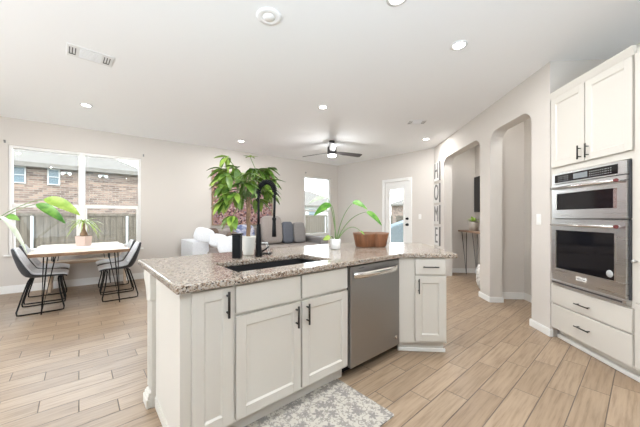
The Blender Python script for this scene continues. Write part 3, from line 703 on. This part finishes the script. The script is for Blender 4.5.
sd = thing('smoke_detector', 'round white disc on the ceiling near the top of the photo', 'smoke detector', (1.166, 1.985, H))
MB().lathe([(.095, 0), (.1, -.006), (.094, -.011), (.06, -.014), (.058, -.0125), (.0, -.0125)], 36).build('rim', M['ceil'], sd)
MB().lathe([(.05, -.0125), (.046, -.018), (0, -.019)], 28).build('cap', M['ceil'], sd)
def vent(loc, rz, w, d, label, ends=True):
    t = thing('ceiling_vent', label, 'vent', loc, rz)
    MB().box(-w / 2, w / 2, -d / 2, d / 2, -.008, 0).build('frame', M['vent'], t, bevel=.003)
    mb = MB()
    if ends:
        for s in (-1, 1):
            for k in range(3): mb.box(s * w * .37 - .03 + k * .022, s * w * .37 - .022 + k * .022, -d * .3, d * .3 - k * .015, -.0095, -.008)
            mb.box(s * w * .37 - .03, s * w * .37 + .022, d * .22, d * .3, -.0095, -.008); mb.build('louvres', M['slot'], t); mb = MB()
        m2 = MB()
        for k in range(7): m2.box(-w * .24, w * .24, -d * .36 + k * d * .115, -d * .36 + k * d * .115 + .008, -.012, -.008)
        m2.build('slats', M['vent'], t)
    else:
        for k in range(7): mb.box(-w * .42, w * .42, -d * .4 + k * d * .12, -d * .4 + k * d * .12 + .012, -.0095, -.008)
        mb.build('louvres', M['slot'], t)
vent((.09, 3.64, H), R(2), .36, .25, 'white ceiling vent with two grille ends above the dining side')
vent((4.373, 2.541, H), R(-45), .30, .20, 'grey slatted ceiling vent near the right wall')
# fan
fn = thing('ceiling_fan', 'dark three-blade ceiling fan with a lit lens hanging in the living room', 'ceiling fan', (4.087, 4.354, H))
MB().lathe([(0, 0), (.065, 0), (.062, -.03), (.03, -.05), (0, -.05)], 24).build('canopy', M['fandark'], fn)
MB().tube([(0, 0, -.04), (0, 0, -.14)], .013, 12).build('downrod', M['fandark'], fn)
MB().lathe([(0, -.12), (.085, -.12), (.098, -.135), (.098, -.29), (.09, -.30), (0, -.30)], 32).build('motor_housing', M['fandark'], fn)
l_ = bpy.data.lights.new('fan_lamp', 'POINT'); l_.energy = 8; l_.shadow_soft_size = .09; l_.color = (.97, .985, 1)
lo_ = bpy.data.objects.new('fan_lamp', l_); COL.objects.link(lo_); lo_.parent = fn; lo_.location = (0, 0, -.45)
MB().lathe([(0, -.30), (.088, -.30), (.086, -.325), (.05, -.34), (0, -.342)], 28).build('light_lens', M['lens'], fn)
for a in (-14, 106, 228):
    mb = MB(); rot = Matrix.Rotation(R(a), 4, 'Z') @ Matrix.Translation((0, 0, -.24)) @ Matrix.Rotation(R(-16), 4, 'X')
    pts = [(.09, -.04), (.30, -.062), (.68, -.072), (.74, -.06), (.745, .05), (.70, .068), (.3, .06), (.09, .04)]
    mb.prism(pts, -.005, .005)
    for v in mb.bm.verts: v.co = rot @ v.co
    mb.build('blade', M['blade'], fn)

# ------------------------------------------------------------------ dining set
TX0, TX1, TY0, TY1, TZ = -.48, .57, 4.95, 6.58, .78
tb = thing('dining_table', 'pale live-edge wooden dining table on black hairpin legs by the window', 'table', ((TX0 + TX1) / 2, (TY0 + TY1) / 2, 0))
hw, hl = (TX1 - TX0) / 2, (TY1 - TY0) / 2
def wav(t, s): return .014 * math.sin(t * 9 + s) + .009 * math.sin(t * 23 + s * 2)
pts = [(-hw + 2 * hw * i / 16, -hl + wav(i / 16, 0)) for i in range(17)] + [(hw + wav(i / 16, 2), -hl + 2 * hl * i / 16) for i in range(1, 17)] + [(hw - 2 * hw * i / 16, hl + wav(i / 16, 1)) for i in range(1, 17)] + [(-hw + wav(i / 16, 3), hl - 2 * hl * i / 16) for i in range(1, 16)]
top = MB().prism(pts, TZ - .042, TZ)
o = top.build('tabletop', [M['tabletop'], M['edge']], tb, bevel=.004)
for p in o.data.polygons:
    if abs(p.normal.z) < .5: p.material_index = 1
for sx_ in (-1, 1):
    for sy_ in (-1, 1):
        fx, fy = sx_ * (hw - .12), sy_ * (hl - .03); m_ = MB()
        m_.tube([(fx - sx_ * .02, fy - sy_ * .02, TZ - .042), (fx + sx_ * .0, fy + sy_ * .0, .012), (fx - sx_ * .13, fy - sy_ * .05, TZ - .042)], .0075, 8)
        m_.tube([(fx + sx_ * .0, fy + sy_ * .0, .012), (fx - sx_ * .05, fy - sy_ * .14, TZ - .042)], .0075, 8)
        m_.box(fx - sx_ * .07 - .08, fx - sx_ * .07 + .08, fy - sy_ * .08 - .08, fy - sy_ * .08 + .08, TZ - .046, TZ - .042)
        m_.build('hairpin_leg', M['black'], tb)
rn = MB().box(TX0 + .06, TX1 - .06, 5.48, 6.15, TZ, TZ + .004)
tag(rn.build('table_runner', M['linen']), 'white cloth runner lying across the dining table', 'table runner')
tplant = thing('potted_palm', 'small ponytail palm in a blush square pot on the dining table', 'plant', (.06, 5.90, TZ + .004), R(-40))
mb = MB(); mb.prism([(-.068, -.068), (.068, -.068), (.068, .068), (-.068, .068)], 0, .16)
for v in mb.bm.verts:
    if v.co.z > .1: v.co.x *= 1.15; v.co.y *= 1.15
mb.build('pot', M['pinkpot'], tplant, bevel=.006)
MB().box(-.07, .07, -.07, .07, .156, .163).build('soil', M['soil'], tplant)
MB().lathe([(0, .16), (.045, .165), (.05, .185), (.033, .23), (.016, .28), (.013, .36), (0, .365)], 18).build('trunk', M['bark'], tplant)
mb = MB()
for k in range(46):
    a = k * 2.4; e = random.uniform(-.1, 1.0); leaf_into(mb, (0, 0, .375), (math.cos(a), math.sin(a), e), random.uniform(.22, .34), .014, random.uniform(.4, 1.1))
mb.build('foliage', M['leafyoung'], tplant, recalc=False)
bn = thing('bench', 'pale wooden bench tucked under the far end of the dining table', 'bench', (.14, 6.49, 0), R(-3.5))
MB().box(-.62, .66, -.15, .15, .455, .50).build('seat', M['bench'], bn, bevel=.005)
for s in (-.5, .52):
    MB().box(s - .02, s + .02, -.12, .12, 0, .455).build('leg', M['bench'], bn, bevel=.004)
# chairs: front towards +Y
def chair_surface(off, inset):
    prof = [(.235, .438), (.215, .455), (.12, .452), (.0, .445), (-.10, .444), (-.165, .462), (-.205, .51), (-.235, .58), (-.262, .67), (-.285, .76), (-.300, .835)]
    hwid = [.185, .215, .232, .238, .238, .236, .228, .220, .212, .198, .135]
    lift = [.006, .016, .03, .045, .065, .088, .095, .085, .068, .05, .035]
    def P(u, v):
        f = u * (len(prof) - 1); i = min(int(f), len(prof) - 2); t = f - i
        y = prof[i][0] * (1 - t) + prof[i + 1][0] * t; z = prof[i][1] * (1 - t) + prof[i + 1][1] * t
        w = (hwid[i] * (1 - t) + hwid[i + 1] * t) - inset; l = lift[i] * (1 - t) + lift[i + 1] * t
        s = 2 * v - 1; k = abs(s) ** 2.5
        dy_, dz_ = prof[i + 1][0] - prof[i][0], prof[i + 1][1] - prof[i][1]; L = math.hypot(dy_, dz_); ny, nz = dz_ / L, -dy_ / L
        return (s * w, y + (ny * (l * k + off)), z + nz * (l * k + off))
    return P
ch = thing('dining_chair', '', 'chair', (0, 0, 0), 0, 'grey chairs round the dining table')
MB().grid(chair_surface(0, 0), 24, 16).build('shell', M['shell'], ch, solid=.014, sub=1)
MB().grid(chair_surface(.017, .016), 24, 16).build('seat_pad', M['pad'], ch, solid=.018, sub=1)
for s in (-1, 1):
    xt, xb = s * .17, s * .235
    lg = MB(); lg.tube([(xt, .15, .428), (xt + s * .03, .17, .25), (xb - s * .008, .21, .05), (xb, .205, .014), (xb, .17, .009), (xb, -.19, .009), (xb, -.225, .014), (xb - s * .008, -.23, .05), (xt + s * .03, -.18, .25), (xt, -.13, .428)], .0088, 10)
    lg.build('sled_leg', M['black'], ch)
MB().tube([(-.17, .15, .425), (.17, .15, .425)], .008, 8).tube([(-.17, -.13, .425), (.17, -.13, .425)], .008, 8).build('cross_rail', M['black'], ch)
for i, (x, y, rz, lb) in enumerate(((-.36, 5.34, -90, 'grey moulded chair on the left side of the dining table, nearest the viewer'), (-.36, 5.97, -90, 'grey moulded chair on the left side of the dining table, nearest the window'), (.47, 5.40, 90, 'grey moulded chair on the right side of the dining table, nearest the viewer'), (.47, 6.03, 90, 'grey moulded chair on the right side of the dining table, nearest the window'))):
    if i == 0: ch.location = (x, y, 0); ch.rotation_euler.z = R(rz); ch['label'] = lb
    else: copy_tree(ch, (x, y, 0), R(rz), lb)
# tall plant at the left edge
lp = Vector((-1.35, 4.55, 0))
fp = thing('potted_plant', 'tall plant arching its broad green leaves in from the left edge before the window', 'plant', lp)
MB().lathe([(0, 0), (.13, 0), (.17, .34), (.175, .35), (.155, .35), (.15, .31), (0, .31)], 28).build('pot', M['whitepot'], fp)
MB().lathe([(.15, .312), (0, .32)], 18).build('soil', M['soil'], fp)
def lv_(px, py, zc):  # offset from the pot of a point seen beside the window
    X = (px - 320) / 280 * zc; return Vector((X * .7577 + zc * .6526, -X * .6526 + zc * .7577, 1.24 + (217.5 - py) * zc / 280)) - lp
z0 = Vector((0, 0, .31))
bigleaf(fp, z0, lv_(44, 199, 2.75), .36, .115, RX - PZ * .15, 'leafyoung', 0, mid=lv_(-10, 206, 2.7), droop=.3)
bigleaf(fp, z0 + RX * .02, lv_(36, 204, 2.9), .32, .10, RX - PZ * .3, 'leafbig', 0, mid=lv_(-10, 212, 2.8), droop=.35)
bigleaf(fp, z0 - RX * .02, lv_(0, 216, 2.7), .30, .045, RX * .6 - PZ * .3, 'leafpale', 0, mid=lv_(-25, 216, 2.7), droop=.8)
bigleaf(fp, z0 + BK * .02, lv_(6, 217, 2.8), .14, .07, RX + PZ * .1, 'leafbig', 0, mid=lv_(-20, 222, 2.8))

# ------------------------------------------------------------------ sofa and its cushions
so = thing('sofa', 'long taupe sofa against the wall under the mosaic picture', 'sofa', on(WP, WA, 4.25, 0), WA)
x0, x1 = -1.58, 1.72
MB().box(x0 + .25, x1 - .25, -1.0, -.12, .08, .42).build('seat_base', M['sofa'], so, bevel=.03)
MB().box(x0 + .25, x1 - .25, -.36, -.06, .42, .98).build('backrest', M['sofa'], so, bevel=.06, seg=3)
for a, b, m_ in ((x0, x0 + .24, 'sofa'), (x1 - .24, x1, 'sofagrey')): MB().box(a, b, -1.02, -.06, .06, .74).build('arm', M[m_], so, bevel=.04, seg=3)
for i in range(3):
    w_ = (x1 - x0 - .5) / 3; MB().box(x0 + .25 + i * w_ + .005, x0 + .25 + (i + 1) * w_ - .005, -1.0, -.37, .42, .58).build('seat_cushion', M['sofa'], so, bevel=.04, seg=3)
MB().box(x0 + .25, x0 + 1.05, -2.0, -1.0, .08, .42).build('chaise_base', M['sofa'], so, bevel=.03)
MB().box(x0 + .25, x0 + 1.05, -2.02, -1.005, .42, .58).build('chaise_cushion', M['sofa'], so, bevel=.04, seg=3)
for sx_ in (x0 + .12, x1 - .12):
    for sy_ in (-.94, -.14): MB().box(sx_ - .03, sx_ + .03, sy_ - .03, sy_ + .03, 0, .06).build('foot', M['darkgrey'], so)
def sp(x, y, z): return on(WP, WA, 4.25 + x, z, y)
def cushion(x, y, z, r, mat, label, name='cushion', rx=0, rz=0, n=2.6, cat='cushion', grp=None):
    m_ = Matrix.Rotation(R(rz), 3, 'Z') @ Matrix.Rotation(R(rx), 3, 'X')
    o = MB().blob((0, 0, 0), r, n, 12, m_).build(name, M[mat], loc=sp(x, y, z), rotz=WA); return tag(o, label, cat, grp)
tag(MB().box(-.135, .16, -.50, .50, 0, .03).box(-.15, -.125, -.50, .5, -.45, .03).box(-.15, .15, -.53, -.50, -.5, .03).build('throw_blanket', M['white'], loc=sp(x0 + .13, -.53, .745), rotz=WA, bevel=.02, seg=3), 'white fleece throw draped over the left arm of the sofa', 'blanket')
def wcushion(x, y, z, r, mat, label, rx=-10, rz=40, n=3.0, roll=0):
    m_ = Matrix.Rotation(R(rz - 10), 3, 'Z') @ Matrix.Rotation(R(roll), 3, 'Y') @ Matrix.Rotation(R(rx), 3, 'X')
    tag(MB().blob((0, 0, 0), r, n, 12, m_).build('cushion', M[mat], loc=(x, y, z)), label, 'cushion')
wcushion(1.83, 5.55, .90, (.19, .075, .14), 'white', 'white fluffy cushion at the left end of the sofa, propped by the arm', rz=-30, roll=14)
wcushion(2.0, 5.27, .80, (.17, .075, .13), 'white', 'white fluffy cushion on the chaise, middle of three white ones', rz=-30, roll=8)
wcushion(2.08, 4.86, .75, (.25, .09, .16), 'white', 'largest white fluffy cushion on the chaise, left of the black canister', rz=-30, roll=-12)
wcushion(2.05, 5.70, .87, (.12, .045, .16), 'brown', 'dark brown cushion behind the middle white cushion', rz=-30)
wcushion(2.24, 5.20, .79, (.13, .045, .18), 'brown', 'dark brown cushion behind the largest white cushion', rz=-30)
cushion(x0 + 1.24, -.46, .86, (.24, .08, .22), 'bluepattern', 'blue and white patterned cushion on the sofa behind the canister', rx=-12, n=3.5)
cushion(x0 + 1.92, -.50, .94, (.27, .09, .345), 'sofa', 'large taupe back cushion on the sofa behind the faucet', rx=-10, n=5)
cushion(x0 + 2.34, -.54, .86, (.15, .08, .275), 'bluegrey', 'blue-grey cushion on the sofa between two taupe cushions', rx=-8, n=5)
cushion(x0 + 2.68, -.54, .85, (.175, .08, .265), 'sofagrey', 'grey-taupe cushion at the right end of the sofa by its arm', rx=-8, n=5)

# ------------------------------------------------------------------ hall furniture
ho = lambda s, y, z: on(AP, AR, s, z, y)
cs = thing('console_table', 'narrow brown console table on black hairpin legs in the hall beyond the arch', 'table', ho(.95, .60, 0), AR)
MB().prism([(-.68, -.17), (-.3, -.185), (.1, -.17), (.5, -.18), (.5, .19), (-.68, .19)], .93, .965).build('top', M['consolewood'], cs, bevel=.004)
for a, b in ((-.58, -.10), (.40, -.10), (-.58, .12), (.40, .12)):
    MB().tube([(a - .02, b - .02, .93), (a + .06, b + .04, .01), (a + .12, b + .02, .93)], .007, 8).build('hairpin_leg', M['black'], cs)
hp_ = thing('potted_plant', 'small green plant in a taupe pot on the hall console table', 'plant', ho(.74, .55, .965))
MB().lathe([(0, 0), (.085, 0), (.10, .19), (.09, .19), (.085, .17), (0, .17)], 24).build('pot', M['taupepot'], hp_)
MB().lathe([(.086, .172), (0, .178)], 16).build('soil', M['soil'], hp_)
mb = MB()
for k in range(22):
    a = k * 2.4; leaf_into(mb, (0, 0, .17), (math.cos(a), math.sin(a), random.uniform(.4, 2.2)), random.uniform(.15, .24), .05, .35)
mb.build('foliage', M['leafyoung'], hp_, recalc=False)
tv = thing('television', 'black flat television on the hall wall, mostly hidden by the arch pillar', 'television', ho(.80, .82, 1.74), AR)
MB().box(-.5, .5, -.06, -.03, -.385, .385).build('screen', M['tv'], tv, bevel=.004); MB().box(-.15, .15, -.03, 0, -.1, .1).build('wall_mount', M['darkgrey'], tv)
bk_ = thing('basket', 'white woven basket on the hall floor beside the arch pillar', 'basket', ho(1.66, .36, 0))
MB().lathe([(0, 0), (.13, 0), (.17, .12), (.165, .34), (.14, .42), (.13, .42), (.15, .33), (.15, .1), (0, .03)], 28).build('body', M['basket'], bk_)
MB().tube([(.13 * math.cos(t), 0, .42 + .11 * math.sin(t)) for t in [math.pi * i / 12 for i in range(13)]], .012, 8).build('handle', M['basket'], bk_)

# ------------------------------------------------------------------ outside
GZ = -.5
tag(MB().box(-40, 60, 7.4, 70, GZ - .1, GZ).box(8.4, 60, -20, 7.4, GZ - .1, GZ).build('lawn', M['grass']), None, None, kind='structure')
def fence(loc, rz, x0, x1, top, label, posts):
    t = thing('fence', label, 'fence', loc, rz)
    mb = MB(); x = x0; k = 0
    while x < x1:
        mb.box(x, x + .135, 0, .018, GZ + .03, top + .012 * math.sin(k * 3.1)); x += .143; k += 1
    mb.box(x0, x1, .018, .05, GZ + .25, GZ + .34).box(x0, x1, .018, .05, top - .35, top - .26).box(x0, x1, .02, .03, GZ, top - .02)
    mb.build('boards', M['fence'], t)
    mb = MB().box(x0, x1, -.02, -.001, top - .02, top + .06).build('top_rail', M['fence'], t)
    for p in posts: MB().tube([(p, -.035, GZ), (p, -.035, top - .02)], .03, 10).build('post', M['zinc'], t)
fence((0, 10.4, 0), 0, -7, 15, 1.30, 'weathered brown board fence with metal posts outside the dining window', (-4.99, -2.96, -.92, 1.12, 3.16, 5.2, 7.24, 9.28, 11.3))
fence((15.1, 10.2, 0), R(-90), 0, 22, 1.30, 'weathered brown board fence seen through the patio door', (2, 4, 6, 8, 10, 12))
def house(loc, rz, L, D, eave, rise, label, wins, hip=True, ov_=.4, wmat='brick'):
    t = thing('house', label, 'house', loc, rz)
    MB().box(-L, 0, 0, D, GZ, eave).build('walls', M[wmat], t)
    o_ = ov_; h = D / 2 + o_; mb = MB()
    A = [(-L - o_, -o_, eave), (o_, -o_, eave), (o_, D + o_, eave), (-L - o_, D + o_, eave)]; rd = [(-L - o_ + h, D / 2, eave + rise), (o_ - h, D / 2, eave + rise)]
    v = [mb.bm.verts.new(p) for p in A + rd]
    for f in ((0, 1, 5, 4), (1, 2, 5), (2, 3, 4, 5), (3, 0, 4), (3, 2, 1, 0)): mb.bm.faces.new([v[i] for i in f])
    mb.build('roof', M['roof'], t)
    MB().box(-L - o_, o_, -o_ - .02, -o_, eave - .18, eave + .02).build('fascia', M['roof'], t)
    for x0, x1, z0, z1 in wins:
        w_ = MB(); e = .05; w_.box(x0, x1, -.05, -.001, z0, z0 + e).box(x0, x1, -.05, -.001, z1 - e, z1).box(x0, x0 + e, -.05, -.001, z0 + e, z1 - e).box(x1 - e, x1, -.05, -.001, z0 + e, z1 - e).box(x0 + e, x1 - e, -.05, -.001, (z0 + z1) / 2 - .02, (z0 + z1) / 2 + .02)
        wo_ = w_.build('window', M['siding'], t); MB().box(x0 + e, x1 - e, -.02, -.001, z0 + e, z1 - e).build('pane', M['houseglass'], wo_)
    return t
hs = house((2.5, 18, 0), 0, 16, 8, 3.66, 2.6, 'brick house with grey hip roof outside the dining window', [(-4.72, -4.28, 2.75, 3.5), (-3.6, -3.17, 2.75, 3.5), (-9, -8.4, 2.75, 3.5)])
for x in (-2.95, -1.57):
    t = thing('floodlight', 'white twin floodlight under the eave of the brick house, ' + ('left one' if x < -2 else 'right one'), 'light', (2.5 + x, 18, 3.38))
    MB().box(-.06, .06, -.04, 0, -.05, .05).build('mount', M['siding'], t)
    for s in (-1, 1): MB().tube([(s * .04, -.03, -.02), (s * .14, -.14, -.07)], [.03, .075], 12).build('lamp_head', M['whitegloss'], t)
house((31, 30, 0), R(-20), 16, 9, 3.0, 2.6, 'pale house with grey hip roof seen through the living room window', [(-6, -4.8, 1.2, 2.5), (-11, -9.6, 1.2, 2.5)], wmat='siding')
house((40, 12, 0), R(-75), 14, 9, 3.2, 2.4, 'brick house with grey roof seen through the patio door', [(-4, -3, 1.0, 2.3), (-9, -8, 1.0, 2.3)])
gc = thing('covered_grill', 'slate-blue covered grill on the patio outside the back door', 'grill', (9.0, 5.85, GZ), R(-35))
mb = MB().prism([(-.8, 0), (.8, 0), (.8, 1.55), (.35, 1.7), (-.4, 1.45), (-.8, 1.25)], -.35, .35, axis='y'); mb.build('cover', M['cover'], gc, bevel=.06, seg=3)
